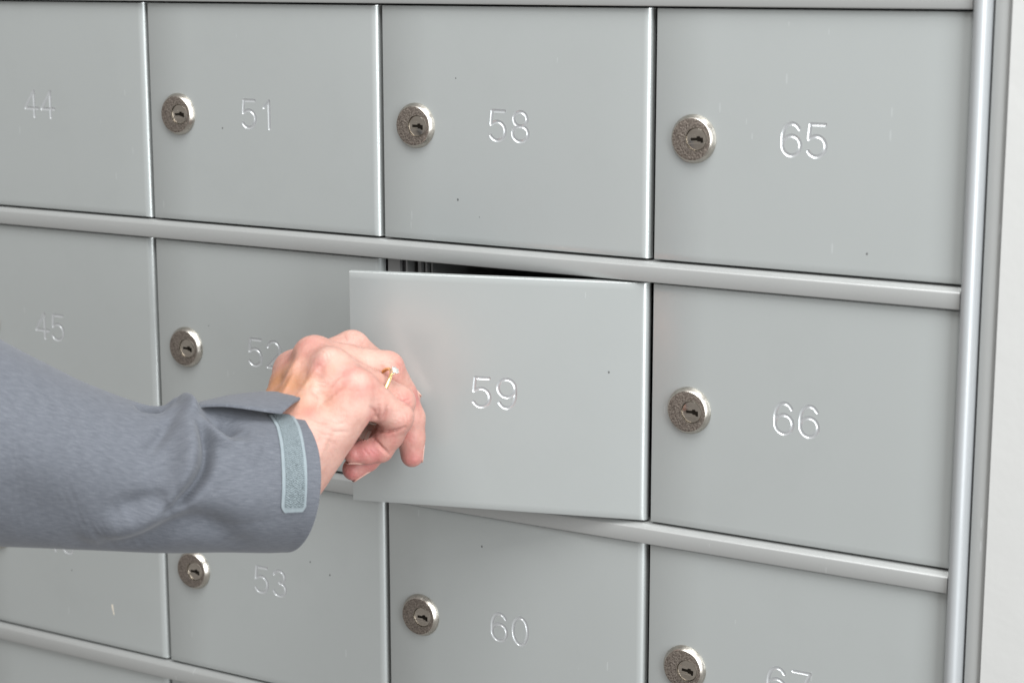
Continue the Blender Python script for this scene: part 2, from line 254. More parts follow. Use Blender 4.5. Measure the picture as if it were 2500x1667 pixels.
cab = empty('mailbox_cabinet', (0.16, 0.1, ZB))
tag(cab, 'grey metal bank of mailboxes with horizontal rails and a rounded side post', 'mailbox cabinet')
def cpart(o):
    o.parent = cab; o.matrix_parent_inverse = Matrix.Translation(-Vector(cab.location)); return o
for r in range(0, 5):
    zt = -r*ROW + RAIL; zb = -r*ROW
    yb = .012; yf = -.0034
    pr = [(yb, zt-.0006), (-.0004, zt-.0006), (-.0008, zt-.0008), (-.0028, zt-.0023), (-.0032, zt-.0027), (yf, zt-.0032),
          (yf, zb+.0009), (-.0031, zb+.0004), (-.0026, zb+.0003), (yb, zb+.0003)]
    cpart(prism_x('rail', pr, XL, XR-.0002, M_frame, None, 50))
# side post: rounded nose, brightest towards its outer side, then a dark groove and a flat trim
def arc(cx, cy, rx, ry, a0, a1, n): return [(cx+rx*math.cos(R_(a0+(a1-a0)*i/n)), cy+ry*math.sin(R_(a0+(a1-a0)*i/n))) for i in range(n+1)]
pr = [(XR, .015)] + arc(XR+.0043, -.0012, .0043, .0062, 180, 360, 28) + [(XR+.0086, .015)]
cpart(prism_z('side_post', pr, ZB-.3, .35, M_post, None, 60))
pr = [(XR+.0097, .015), (XR+.0097, -.0014), (XR+.0101, -.0018), (XR+.0150, -.0017), (XR+.0172, -.0008), (XR+.0180, .0002), (XR+.0180, .015)]
cpart(prism_z('edge_trim', pr, ZB-.3, .35, M_frame, None, 60))
cpart(box('groove_backing', (XR+.008, .006, ZB-.3), (XR+.0105, .014, .35), M_dark))
# closed-off compartments get a dark backing sheet; the open one is a real box
open_cell = (1, 1)
for c in COLS:
    for r in ROWS:
        if (c, r) == open_cell: continue
        x0 = c*COL; cpart(box('backing_sheet', (x0-.0012 if c > -1 else XL, .0085, -r*ROW-ROW+RAIL-.001), (min(x0+COL-.0014, XR+.001), .0105, -r*ROW+.001), M_dark))
x0, x1, z1, z0 = COL, 2*COL, -ROW, -2*ROW+RAIL
cpart(box('compartment_floor', (x0, .0, z0-.006), (x1, .36, z0-.0025), M_rib))
cpart(box('compartment_roof', (x0, .0125, z1+.0025), (x1, .36, z1+.006), M_rib))
cpart(box('compartment_back', (x0-.004, .36, z0-.006), (x1+.004, .364, z1+.006), M_rib))
cpart(box('compartment_side', (x0-.004, .012, z0-.006), (x0+.0015, .36, z1+.006), M_rib))
cpart(box('compartment_side', (x1-.002, .012, z0-.006), (x1+.002, .36, z1+.006), M_rib))
for xa, xb, ya, yb2, m in ((.0006, .0085, .004, .010, M_rib), (.0095, .0118, .006, .03, M_dark), (.0118, .0128, .005, .03, M_rib),
                          (.0165, .0186, .010, .05, M_rib), (.0200, .0212, .012, .05, M_rib), (.0225, .0236, .014, .05, M_rib)):
    cpart(box('door_stop_rib', (COL+xa, ya, z0-.002), (COL+xb, yb2, z1+.002), m))

# ------------------------------------------------------------------ digits: routed single strokes
def el(cx, cy, rx, ry, a0, a1, n=20):
    return [(cx+rx*math.cos(R_(a0+(a1-a0)*i/n)), cy+ry*math.sin(R_(a0+(a1-a0)*i/n))) for i in range(n+1)]
DIG = {
 '0': [el(.5, .5, .44, .5, 0, 360, 36)],
 '1': [[(.22, .76), (.56, 1.0), (.56, 0)]],
 '2': [el(.48, .70, .42, .30, 165, -35, 16) + [(.02, 0), (.95, 0)]],
 '3': [el(.46, .75, .38, .25, 160, -85, 14) + el(.46, .26, .44, .26, 88, -155, 18)],
 '4': [[(.70, 0), (.70, 1.0), (.0, .33), (1.0, .33)]],
 '5': [[(.86, 1.0), (.14, 1.0), (.07, .54)] + el(.44, .32, .46, .32, 128, -148, 22)],
 '6': [el(.52, .52, .47, .48, 40, 180, 20) + [(.05, .31)], el(.50, .31, .45, .31, 0, 360, 32)],
 '7': [[(.05, 1.0), (.93, 1.0), (.34, 0)]],
 '8': [el(.5, .755, .385, .245, 0, 360, 28), el(.5, .26, .45, .26, 0, 360, 30)],
}
DIG['9'] = [[(1-x, 1-y) for x, y in st] for st in DIG['6']]
DH, DW, DG = 15.4, 10.4, 3.0      # mm
def seg_dist(P, pl):
    d = np.full(P.shape[0], 1e9)
    for (ax, ay), (bx, by) in zip(pl[:-1], pl[1:]):
        a = np.array([ax, ay]); ba = np.array([bx-ax, by-ay]); L = ba@ba + 1e-12
        t = np.clip(((P-a)@ba)/L, 0, 1); d = np.minimum(d, np.linalg.norm(P-a-t[:, None]*ba, axis=1))
    return d

# door frame of reference: hinge at x = 0 (right), door runs to -DWID, z = 0 at its top, face at y = 0
DWID, DHT = 0.1622, ROW-RAIL-.0014
HX0, HX1 = -DWID+.0606, -DWID+.0946        # number patch
HZ0, HZ1 = -.0715, -.0520
def door_panel_mesh():
    rb = .0045
    xs = [(-DWID, .0009), (-DWID+.0002, .0003), (-DWID+.0007, 0)] + [(x, 0) for x in (-DWID+.03, HX0, HX1, -.12+.06, -.03)]
    xs = sorted(set(xs))
    arcp = [(-rb+rb*math.sin(R_(a)), rb*1.05*(1-math.cos(R_(a)))) for a in range(0, 91, 9)]
    xs += arcp
    zs = [(0, .0009), (-.0002, .0003), (-.0007, 0), (-.004, 0), (-.02, 0), (HZ1, 0), (HZ0, 0), (-.1, 0), (-DHT+.004, 0), (-DHT+.0007, 0), (-DHT+.0002, .0003), (-DHT, .0009)]
    nx, nz = len(xs), len(zs); v = []; f = []
    for z, yz in zs:
        for x, yx in xs: v.append((x, max(yx, yz), z))
    for j in range(nz-1):
        for i in range(nx-1):
            if abs(xs[i][0]-HX0) < 1e-9 and abs(zs[j][0]-HZ1) < 1e-9: continue
            f.append((j*nx+i, (j+1)*nx+i, (j+1)*nx+i+1, j*nx+i+1))
    # rim turned back, then a back sheet
    ring = [i for i in range(nx)] + [j*nx+nx-1 for j in range(1, nz)] + [(nz-1)*nx+i for i in range(nx-2, -1, -1)] + [j*nx for j in range(nz-2, 0, -1)]
    b0 = len(v)
    for k in ring: v.append((v[k][0], .0052, v[k][2]))
    n = len(ring)
    for k in range(n): f.append((ring[k], ring[(k+1) % n], b0+(k+1) % n, b0+k))
    f.append(tuple(b0+k for k in range(n)))
    me = bpy.data.meshes.new('door_panel'); me.from_pydata(v, [], f); me.update()
    me.materials.append(M_door); me.materials.append(M_bare)
    for p in me.polygons:
        if p.index < 1*(nx-1): p.material_index = 1      # paint worn off the top edge
    me.shade_smooth(); me.set_sharp_from_angle(angle=R_(38))
    return me
PANEL = door_panel_mesh()

def number_mesh(txt, shift=0.0):
    step = .00020
    nx = int(round((HX1-HX0)/step)); nz = int(round((HZ1-HZ0)/step))
    gx = np.linspace(HX0, HX1, nx+1); gz = np.linspace(HZ0, HZ1, nz+1)
    X, Z = np.meshgrid(gx, gz); P = np.stack([X.ravel(), Z.ravel()], 1)*1000
    ox = -DWID*1000 + 68.0 + shift; oz = HZ0*1000 + 2.05
    d = np.full(P.shape[0], 1e9)
    for k, ch in enumerate(txt):
        for st in DIG[ch]:
            pl = [(ox + k*(DW+DG) + x*DW, oz + y*DH) for x, y in st]
            d = np.minimum(d, seg_dist(P, pl))
    rw = .93
    q = d/rw
    jit = np.sin(P[:, 0]*7.1+P[:, 1]*3.3)*np.sin(P[:, 1]*9.7-P[:, 0]*2.2)
    dep = np.where(q < 1, .55*(1-q**2)*(1+.12*jit), 0)
    burr = .07*np.exp(-((d-rw-.10)/.12)**2)
    y = (dep-burr)/1000.
    y = np.where((X.ravel() <= HX0+1e-7) | (X.ravel() >= HX1-1e-7) | (Z.ravel() <= HZ0+1e-7) | (Z.ravel() >= HZ1-1e-7), 0, y)
    v = np.stack([X.ravel(), y, Z.ravel()], 1)
    w = nx+1
    i, j = np.meshgrid(np.arange(nx), np.arange(nz)); a = (j*w+i).ravel()
    F = np.stack([a, a+1, a+w+1, a+w], 1)
    me = bpy.data.meshes.new('engraved_number'); me.from_pydata(v.tolist(), [], F.tolist()); me.update()
    at = me.attributes.new('groove', 'FLOAT', 'POINT'); at.data.foreach_set('value', np.clip((1.12-q)*4, 0, 1).astype(np.float32))
    me.materials.append(M_door); me.shade_smooth()
    return me

LX, LZ = -DWID+.0214, -.0644+.0007
def make_lock(parent):
    lk = lathe('lock', [(.0122, .0004), (.0122, -.0006), (.0119, -.0012), (.0108, -.0030), (.0104, -.0033)], LX, LZ, M_nick, parent)
    face = lathe('lock_face', [(.0104, -.0033), (.0100, -.0034), (.0059, -.0034)], LX, LZ, M_ham, None, 64)
    # shift the inner rim of the face so that the plug sits off centre
    n = 64; me = face.data; px = LX+.0028
    for k in range(n):
        a = 2*math.pi*k/n; me.vertices[2*n+k].co = (px+.0058*math.cos(a), -.0034, LZ+.0058*math.sin(a))
    face.parent = lk
    # plug: disc with a shallow cross channel and a stepped keyway
    plug = lathe('lock_plug', [(.0058, -.0034), (.00565, -.0026), (.0055, -.0030), (.0052, -.0032), (.0004, -.0032), (.00001, -.0032)], px, LZ, M_plug, lk, 48)
    kp = [(-.0030, -.0007), (.0004, -.0007), (.0006, -.0012), (.0022, -.0013), (.0024, -.0019), (.0036, -.0019), (.0036, .0006), (.0022, .0007), (.0020, .0014), (.0004, .0014), (.0002, .0007), (-.0030, .0007)]
    kv = [(px+a, -.00335, LZ+b) for a, b in kp] + [(px+a, -.0030, LZ+b) for a, b in kp]
    kn = len(kp); kf = [tuple(range(kn))] + [(i, (i+1) % kn, kn+(i+1) % kn, kn+i) for i in range(kn)]
    ko = mesh_obj('keyhole', kv, kf, M_hole, lk); recalc(ko)
    # thin bright lip round the plug and the two edges of its cross channel
    lathe('plug_rim', [(.00600, -.0033), (.00592, -.0036), (.00578, -.0036), (.00572, -.0033)], px, LZ, M_nick, lk, 48)
    for s_ in (1, -1):
        zc = LZ + s_*.0021; hx = .0046
        o_ = box('plug_channel_edge', (px-hx, -.00345, zc-.00014), (px+(hx if s_ < 0 else -.0006), -.0031, zc+.00014), M_nick, lk)
    return lk
lock_proto = None
def make_door(c, r, txt, label, ang=0.0):
    global lock_proto
    root = empty('mailbox', (c*COL + COL - .0016, 0, -r*ROW - .0007))
    root.rotation_euler.z = ang
    if ang: root.location.x += .0010
    tag(root, label, 'mailbox', 'numbered mailboxes of the bank')
    link(bpy.data.objects.new('door_panel', PANEL), root)
    link(bpy.data.objects.new('engraved_number', number_mesh(txt, -3.2 if c == -1 else 0.0)), root)
    if lock_proto is None:
        lock_proto = make_lock(root)
    else:
        c0 = lock_proto.copy(); link(c0, root)
        ra_ = R_(rng.uniform(-5, 5)); pv = Vector((LX, 0, LZ)); rm = Matrix.Rotation(ra_, 3, 'Y')
        c0.rotation_euler.y = ra_; c0.location = pv - rm @ pv
        for ch in lock_proto.children:
            k = ch.copy(); link(k, c0)
    return root
first = 44
LAB = {
 44: 'closed grey mailbox door engraved 44, upper left corner', 45: 'closed grey mailbox door engraved 45 above the jacket sleeve',
 46: 'closed grey mailbox door below the sleeve with a cream paint chip', 47: 'grey mailbox door under the lowest rail at bottom left corner',
 51: 'closed grey mailbox door engraved 51 with round lock', 52: 'closed grey mailbox door engraved 52 partly hidden behind the hand',
 53: 'closed grey mailbox door engraved 53 just below the jacket cuff', 54: 'grey mailbox door under the lowest rail, below door 53',
 58: 'closed grey mailbox door engraved 58 above the opened door', 59: 'grey mailbox door engraved 59 swung open by the hand',
 60: 'closed grey mailbox door engraved 60 under the opened door', 61: 'grey mailbox door directly below door 60',
 65: 'closed grey mailbox door engraved 65 at upper right', 66: 'closed grey mailbox door engraved 66 right of the opened door',
 67: 'closed grey mailbox door engraved 67 at lower right', 68: 'grey mailbox door directly below door 67 at the rounded post'}
doors = {}
for ci, c in enumerate(COLS):
    for r in ROWS:
        n = 44 + 7*ci + r
        doors[n] = make_door(c, r, str(n), LAB[n], R_(16.2) if n == 59 else 0.0)
M_chip = NT('cream_primer').set(Base_Color=(.74, .66, .54), Roughness=.8)
chip = [(0, 0), (.0006, -.001), (.0010, -.0042), (.0013, -.0072), (.0009, -.0071), (.0004, -.0048), (-.0005, -.0018), (-.0003, -.0008)]
cx0, cz0 = -COL*0 - .0016 + .0, 0
off = Vector((-.0454, 0, -.3745)) - Vector(doors[46].location)
co = mesh_obj('paint_chip', [(off.x+a, -.0001, off.z+b) for a, b in chip] + [(off.x+a, .0001, off.z+b) for a, b in chip],
              [tuple(range(8))] + [(i, (i+1) % 8, 8+(i+1) % 8, 8+i) for i in range(8)], M_chip, doors[46])

# ------------------------------------------------------------------ the arm: one continuous skin, grown from a distance field
def cone_d(P, a, b, ra, rb):
    a = np.asarray(a, float); b = np.asarray(b, float); ba = b-a
    t = np.clip(((P-a)@ba)/(ba@ba+1e-9), 0, 1)
    return np.linalg.norm(P-a-t[:, None]*ba, axis=1) - (ra+(rb-ra)*t)
def smin(a, b, k):
    h = np.clip(.5+.5*(b-a)/k, 0, 1)
    return b+(a-b)*h - k*h*(1-h)
DORS = np.array(HAND['dorsal'])
def hand_sdf(P):
    palm = None
    for q in HAND['palm']:
        d = cone_d(P, q[:3], q[4:7], q[3], q[7])
        palm = d if palm is None else smin(palm, d, 6.0)
    # tendons over the back of the hand
    for (a, b) in HAND['tendons']:
        palm = smin(palm, cone_d(P, a[:3], b[:3], a[3], b[3]), 3.5)
    out = None
    for nm, js in HAND['fingers'].items():
        fd = None
        for i in range(len(js)-1):
            d = cone_d(P, js[i][:3], js[i+1][:3], js[i][3], js[i+1][3])
            fd = d if fd is None else smin(fd, d, 1.6)
        for (f, c) in HAND['bumps']:
            if f == nm: fd = smin(fd, np.linalg.norm(P-np.array(c[:3]), axis=1)-c[3], 4.0)
        d = smin(palm, fd, 5.0)
        out = d if out is None else smin(out, d, .35)
    for c in HAND['hollows']:
        e = np.linalg.norm(P-np.array(c[:3]), axis=1)-c[3]
        out = -smin(-out, e, c[4])
    return out
def surface_net(lo, hi, h):
    n = np.ceil((hi-lo)/h).astype(int)+1
    ax = [lo[i]+h*np.arange(n[i]) for i in range(3)]
    D = np.empty(n, np.float32)
    # coarse pass on every 5th node, fine pass only in blocks that the surface can cross
    st = 5; D[:] = 50.
    bi = [np.arange(0, n[k], st) for k in range(3)]
    cen = np.stack(np.meshgrid(*[lo[k]+h*(bi[k]+(st-1)/2) for k in range(3)], indexing='ij'), -1)
    cd_ = hand_sdf(cen.reshape(-1, 3)).reshape(cen.shape[:3])
    offs = np.arange(st)
    rad = h*st*.9+3.0
    D[:] = np.repeat(np.repeat(np.repeat(np.where(cd_ < 0, -50., 50.), st, 0), st, 1), st, 2)[:n[0], :n[1], :n[2]]
    blk = np.argwhere(np.abs(cd_) < rad)
    nodes = (blk[:, None, :]*st + np.stack(np.meshgrid(offs, offs, offs, indexing='ij'), -1).reshape(1, -1, 3)).reshape(-1, 3)
    nodes = nodes[(nodes < n).all(1)]
    for i in range(0, len(nodes), 300000):
        q = nodes[i:i+300000]; D[q[:, 0], q[:, 1], q[:, 2]] = hand_sdf(lo+h*q)
    neg = D < 0
    cnt = np.zeros(n-1, np.int8)
    sl = lambda a: slice(a, a-1 if a == 0 else None)
    for a in (0, 1):
        for b in (0, 1):
            for c in (0, 1): cnt += neg[sl(a), sl(b), sl(c)]
    act = (cnt > 0) & (cnt < 8)
    idx = -np.ones(n-1, int); cells = np.argwhere(act); idx[act] = np.arange(len(cells))
    acc = np.zeros((len(cells), 3)); num = np.zeros(len(cells))
    cor = [(a, b, c) for a in (0, 1) for b in (0, 1) for c in (0, 1)]
    vals = {c: D[cells[:, 0]+c[0], cells[:, 1]+c[1], cells[:, 2]+c[2]] for c in cor}
    for c in cor:
        for k in range(3):
            if c[k]: continue
            c2 = list(c); c2[k] = 1; c2 = tuple(c2)
            v0, v1 = vals[c], vals[c2]; m = (v0 < 0) != (v1 < 0)
            t = np.where(m, v0/np.where(m, v0-v1, 1), 0)
            p = np.tile(np.array(c, float), (len(cells), 1)); p[:, k] += t
            acc[m] += p[m]; num[m] += 1
    V = lo + h*(cells + acc/num[:, None])
    F = []
    for k in range(3):
        u, w = (k+1) % 3, (k+2) % 3
        s0 = [slice(None)]*3; s1 = [slice(None)]*3; s0[k] = slice(0, -1); s1[k] = slice(1, None)
        e = np.argwhere(neg[tuple(s0)] != neg[tuple(s1)])
        ok = (e[:, u] > 0) & (e[:, w] > 0) & (e[:, u] < n[u]-1) & (e[:, w] < n[w]-1); e = e[ok]
        first_neg = neg[e[:, 0], e[:, 1], e[:, 2]]
        q = []
        for du, dw in ((0, 0), (-1, 0), (-1, -1), (0, -1)):
            c = e.copy(); c[:, u] += du; c[:, w] += dw; q.append(idx[c[:, 0], c[:, 1], c[:, 2]])
        q = np.stack(q, 1); q[~first_neg] = q[~first_neg][:, ::-1]; F.append(q)
    return V, np.concatenate(F)
def grad(P, e=.15):
    g = np.stack([hand_sdf(P+np.eye(3)[i]*e)-hand_sdf(P-np.eye(3)[i]*e) for i in range(3)], 1)
    return g/(np.linalg.norm(g, axis=1, keepdims=True)+1e-9)
allj = np.array([j for js in HAND['fingers'].values() for j in js] + [q[:4] for q in HAND['palm'][:-1]] + [q[4:] for q in HAND['palm'][:-1]])
lo = (allj[:, :3]-allj[:, 3:4]).min(0)-4; hi = (allj[:, :3]+allj[:, 3:4]).max(0)+4
V, F = surface_net(lo, hi, 0.85)
for _ in range(2): V = V - grad(V)*hand_sdf(V)[:, None]*.9

def nse(P, s, seed=0):
    r = np.random.RandomState(seed); o = np.zeros(len(P))
    for i in range(7):
        k = r.normal(size=3); k /= np.linalg.norm(k); o += np.sin((P@k)*s*(.7+.6*r.rand())+r.rand()*6.28)
    return o/7

arm_root = empty('person', tuple(np.array(SLEEVE['sections'][3][:3])/1000.))
tag(arm_root, 'person in a grey blue jacket reaching in, right hand pulling the mailbox open', 'person')
def skin_mat():
    t = NT('skin'); co = t.tex()
    red = t.add('ShaderNodeAttribute', attribute_name='redness').outputs['Fac']
    tan_shade = t.add('ShaderNodeAttribute', attribute_name='tan').outputs['Fac']
    pal = t.add('ShaderNodeAttribute', attribute_name='pale').outputs['Fac']
    n1 = t.noise(co, 130, 4, .55); n2 = t.noise(co, 420, 3)
    n1 = t.math('MULTIPLY', t.math('SUBTRACT', n1, .27), 1.9, True)
    c = t.mix(n1, (.565, .325, .265), (.44, .205, .16))
    c = t.mix(t.math('MULTIPLY', t.math('SUBTRACT', n2, .38), .9, True), c, (.58, .37, .30))
    c = t.mix(tan_shade, c, (.41, .185, .085))  # darker orange: skin tan plus shade painted over the back of the hand
    c = t.mix(pal, c, (.63, .44, .365))
    c = t.mix(t.math('MULTIPLY', red, t.math('ADD', t.math('MULTIPLY', n1, .5), .48), True), c, (.47, .135, .135))
    # fine skin lines
    v = t.add('ShaderNodeTexVoronoi', feature='DISTANCE_TO_EDGE'); v.inputs['Scale'].default_value = 900; t.lk(t.mapping(co, (1, 1, 1.5)), v.inputs['Vector'])
    nr = t.bump(t.math('MINIMUM', v.outputs['Distance'], .25), .40, .0005)
    nr = t.bump(t.noise(co, 260, 5, .6), .42, .0010, nr)
    nr = t.bump(t.noise(co, 110, 3), .25, .0012, nr)
    return t.set(Base_Color=c, Roughness=t.math('ADD', t.math('MULTIPLY', n2, .2), .36), Normal=nr, Subsurface_Weight=.13,
                 Subsurface_Radius=(1.0, .32, .18), Subsurface_Scale=.0035, Specular_IOR_Level=.42)
M_skin = skin_mat()
def to_local(P): return np.asarray(P)/1000. - np.array(arm_root.location)
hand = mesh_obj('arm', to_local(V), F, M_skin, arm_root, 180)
sd = hand.modifiers.new('sm', 'SMOOTH'); sd.factor = .5; sd.iterations = 2
sb = hand.modifiers.new('sub', 'SUBSURF'); sb.levels = 1; sb.render_levels = 1
red = np.zeros(len(V)); tan_shade = np.zeros(len(V))
for c, r, a in HAND['red']: red = np.maximum(red, a*np.exp(-((V-np.array(c))**2).sum(1)/(r*r)))
for c, r, a in HAND['tan']: tan_shade = np.maximum(tan_shade, a*np.exp(-((V-np.array(c))**2).sum(1)/(r*r)))
pale = np.zeros(len(V))
for c, r, a in HAND['pale']: pale = np.maximum(pale, a*np.exp(-((V-np.array(c))**2).sum(1)/(r*r)))
for nm, arr in (('redness', red), ('tan', tan_shade), ('pale', pale)):
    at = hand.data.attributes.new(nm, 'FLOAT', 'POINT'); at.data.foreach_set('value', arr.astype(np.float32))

# skin folds, knuckle wrinkles and veins are pressed into the refined surface
dg = bpy.context.evaluated_depsgraph_get(); me2 = bpy.data.meshes.new_from_object(hand.evaluated_get(dg))
hand.modifiers.clear(); hand.data = me2
nv_ = len(me2.vertices); VV = np.empty(nv_*3); NN = np.empty(nv_*3)
me2.vertices.foreach_get('co', VV); me2.vertices.foreach_get('normal', NN); VV = VV.reshape(-1, 3); NN = NN.reshape(-1, 3)
W_ = (VV+np.array(arm_root.location))*1000.; dsp = np.zeros(nv_)
for pl, wd, dep in HAND['creases']:
    e = np.full(nv_, 1e9); q = np.array(pl); near_ = (np.abs(W_-q.mean(0)).max(1) < np.abs(q-q.mean(0)).max()+6)
    Pn = W_[near_]; en = np.full(len(Pn), 1e9); tt = np.zeros(len(Pn)); ns_ = len(q)-1
    for i in range(ns_):
        ba = q[i+1]-q[i]; t_ = np.clip(((Pn-q[i])@ba)/(ba@ba+1e-9), 0, 1); dd_ = np.linalg.norm(Pn-q[i]-t_[:, None]*ba, axis=1)
        m = dd_ < en; en = np.where(m, dd_, en); tt = np.where(m, (i+t_)/ns_, tt)
    dsp[near_] -= (dep*1.35 if abs(dep) < .6 else dep)*np.exp(-(en/wd)**2)*(np.clip(np.sin(np.pi*np.clip(tt, .05, .95)), 0, 1)**.5)
dsp += .10*nse(W_, 1.1, 11)+.05*nse(W_, 2.6, 12)
VV = VV+NN*(dsp/1000.)[:, None]; me2.vertices.foreach_set('co', VV.ravel()); me2.update(); me2.shade_smooth()

# nails: curved plates on the far end of four fingers
M_nail = NT('nail').set(Base_Color=(.58, .34, .28), Roughness=.32, Subsurface_Weight=.1, Subsurface_Scale=.002)
for nm, dv in HAND['nails'].items():
    js = HAND['fingers'][nm]; a = np.array(js[-2][:3]); b = np.array(js[-1][:3]); r = js[-1][3]
    t = (b-a)/np.linalg.norm(b-a); d = np.array(dv); d = d-t*(d@t); d /= np.linalg.norm(d); s = np.cross(t, d)
    vs = []; nu, nv = 9, 9
    for lay in (0, -.45):
        for i in range(nu):
            u = -1+2*i/(nu-1)
            for j in range(nv):
                vv = -1+2*j/(nv-1)
                ang = vv*.82*(1-.18*max(u, 0)**2-.25*max(-u-.3, 0)**2)
                L = -1.2 + u*4.6 + .8*(1-vv*vv)*(1 if u > .6 else 0)
                rr_ = r + (js[-2][3]-r)*max(-L, 0)/np.linalg.norm(b-a)
                R1 = rr_+.28+lay - .15*max(u, 0)
                cen = b + t*L
                vs.append(cen + d*(R1*math.cos(ang)) + s*(R1*math.sin(ang)) - d*(.7*max(u, 0)**2))
    fs = []
    for lay in (0, 1):
        o = lay*nu*nv
        for i in range(nu-1):
            for j in range(nv-1): fs.append((o+i*nv+j, o+(i+1)*nv+j, o+(i+1)*nv+j+1, o+i*nv+j+1))
    rim = [i*nv for i in range(nu)] + [(nu-1)*nv+j for j in range(1, nv)] + [i*nv+nv-1 for i in range(nu-2, -1, -1)] + [j for j in range(nv-2, 0, -1)]
    for k in range(len(rim)): fs.append((rim[k], rim[(k+1) % len(rim)], rim[(k+1) % len(rim)]+nu*nv, rim[k]+nu*nv))
    o = mesh_obj('fingernail', to_local(vs), fs, M_nail, hand, None); recalc(o); o.data.shade_smooth()

# ------------------------------------------------------------------ sleeve
SEC = np.array(SLEEVE['sections']); AX, UP, FRT = (np.array(v) for v in SLEEVE['frame'])
S0 = (SEC[:, :3]-SEC[0, :3])@AX; FRR = 1.08
def spl(s, k):      # smooth interpolation of the section table
    w = np.array([-6., -3, 0, 3, 6]); g = np.array([1, 2, 3, 2, 1.])/9
    return sum(gi*np.interp(s+wi, S0, SEC[:, k]) for wi, gi in zip(w, g))
def smooth_line(p, k=6):      # Catmull-Rom through the fold points
    p = np.array(p, float); q = np.vstack([2*p[0]-p[1], p, 2*p[-1]-p[-2]]); out = []
    for i in range(1, len(q)-2):
        for u in np.linspace(0, 1, k, endpoint=False):
            out.append(.5*((2*q[i])+(q[i+1]-q[i-1])*u+(2*q[i-1]-5*q[i]+4*q[i+1]-q[i+2])*u*u+(3*q[i]-q[i-1]-3*q[i+1]+q[i+2])*u**3))
    return np.array(out+[p[-1]])
FOLDS = [(smooth_line(pl), wd, am) for pl, wd, am in SLEEVE['folds']]
def sleeve_pt(s, th, extra=0.0):
    s = np.asarray(s, float); th = np.asarray(th, float)
    c = np.stack([spl(s, k) for k in range(3)], -1) + AX*np.maximum(s-S0[-1], 0)[..., None]; r = spl(s, 3)
    dsp = np.zeros_like(s)
    q = np.stack([s, th*r*1.04], -1)
    for pts, wd, am in FOLDS:
        best = np.full(s.shape, 1e9); tt = np.zeros(s.shape)
        cum = 0; tot = len(pts)-1
        for i in range(tot):
            rr = float(np.interp(pts[i, 0], S0, SEC[:, 3]))*1.04
            a = np.array([pts[i, 0], pts[i, 1]*rr]); b = np.array([pts[i+1, 0], pts[i+1, 1]*rr]); ba = b-a
            t = np.clip(((q-a)@ba)/(ba@ba), 0, 1); d = np.linalg.norm(q-a-t[..., None]*ba, axis=-1)
            m = d < best; best = np.where(m, d, best); tt = np.where(m, (i+t)/tot, tt)
        taper = np.clip(np.sin(np.pi*np.clip(tt, .06, .94)), 0, 1)**.6
        dsp += am*np.exp(-(best/wd)**2)*taper
    end = np.clip((S0[-1]-s)/8, 0, 1)
    P = c + (UP*np.cos(th)[..., None] + FRT*np.sin(th)[..., None]*FRR)*(r+extra)[..., None]
    nz = nse(P.reshape(-1, 3), .09, 3).reshape(s.shape)*1.0 + nse(P.reshape(-1, 3), .25, 5).reshape(s.shape)*.3
    dsp = dsp + nz*(.4+.6*end)
    P = P + (UP*np.cos(th)[..., None] + FRT*np.sin(th)[..., None])*dsp[..., None]
    return P
ns, nt = 270, 300
ss = np.linspace(S0[0], S0[-1]+3.5, ns); ths = np.linspace(-math.pi, math.pi, nt, endpoint=False)
Sg, Tg = np.meshgrid(ss, ths, indexing='ij')
SH = lambda th: 6.4*np.maximum(np.sin(th), 0)-1.8*np.cos(th)-5.7      # the cuff edge runs out over the back of the wrist
Sg = Sg + np.clip((Sg-(ss[-1]-45))/45, 0, 1)**1.3*SH(Tg)
outer = sleeve_pt(Sg, Tg).reshape(-1, 3)
# rim rolls in, and an inner lining runs back up the arm
Se, Te = ss[-1]+SH(ths), ths
rims = []
for ds, ex in ((.5, -.15), (.8, -.6), (.6, -1.2), (-.4, -1.6), (-6, -2.2), (-14, -4.5), (-24, -9.0), (-40, -13.0)):
    rims.append(sleeve_pt(Se+ds, Te, np.full(nt, ex)))
verts = np.concatenate([outer]+rims); rows = ns+len(rims)
i, j = np.meshgrid(np.arange(rows-1), np.arange(nt), indexing='ij'); a = (i*nt+j).ravel(); j2 = ((j+1) % nt); b = (i*nt+j2).ravel()
faces = np.stack([a, b, b+nt, a+nt], 1).tolist() + [tuple(range(nt))]      # closed where the arm leaves the scene
def fabric_mat(name, c1, c2, c3):
    t = NT(name); uv = t.add('ShaderNodeUVMap', uv_map='UVMap').outputs[0]
    n1 = t.noise(t.mapping(uv, (.20, 2.0, 1), (0, 0, R_(14))), 1.0, 3, .6)
    n2 = t.noise(t.mapping(uv, (1.1, .9, 1)), 2.0, 3, .7)
    n3 = t.noise(uv, .05, 3)
    f = t.math('ADD', t.math('MULTIPLY', n1, .6), t.math('MULTIPLY', n2, .4))
    c = t.ramp(f, [(.36, c1), (.5, c2), (.66, c3)])
    c = t.mix(t.math('MULTIPLY', n3, .25), c, tuple(x*.85 for x in c2))
    w = t.add('ShaderNodeTexWave', wave_type='BANDS'); w.inputs['Scale'].default_value = 1.1; t.lk(t.mapping(uv, (1, 1, 1), (0, 0, R_(25))), w.inputs['Vector'])
    hgt = t.math('ADD', f, t.math('MULTIPLY', w.outputs['Fac'], .15))
    return t.set(Base_Color=c, Roughness=.85, Normal=t.bump(hgt, .09, .0003), Sheen_Weight=.15, Sheen_Roughness=.5, Specular_IOR_Level=.25)
M_fab = fabric_mat('jacket_fabric', (.084, .090, .105), (.120, .128, .147), (.175, .184, .206))
def add_uv(o, uvs):
    me = o.data; L = me.uv_layers.new(name='UVMap')
    li = np.empty(len(me.loops), int); me.loops.foreach_get('vertex_index', li)
    L.data.foreach_set('uv', np.asarray(uvs, np.float32)[li].ravel())
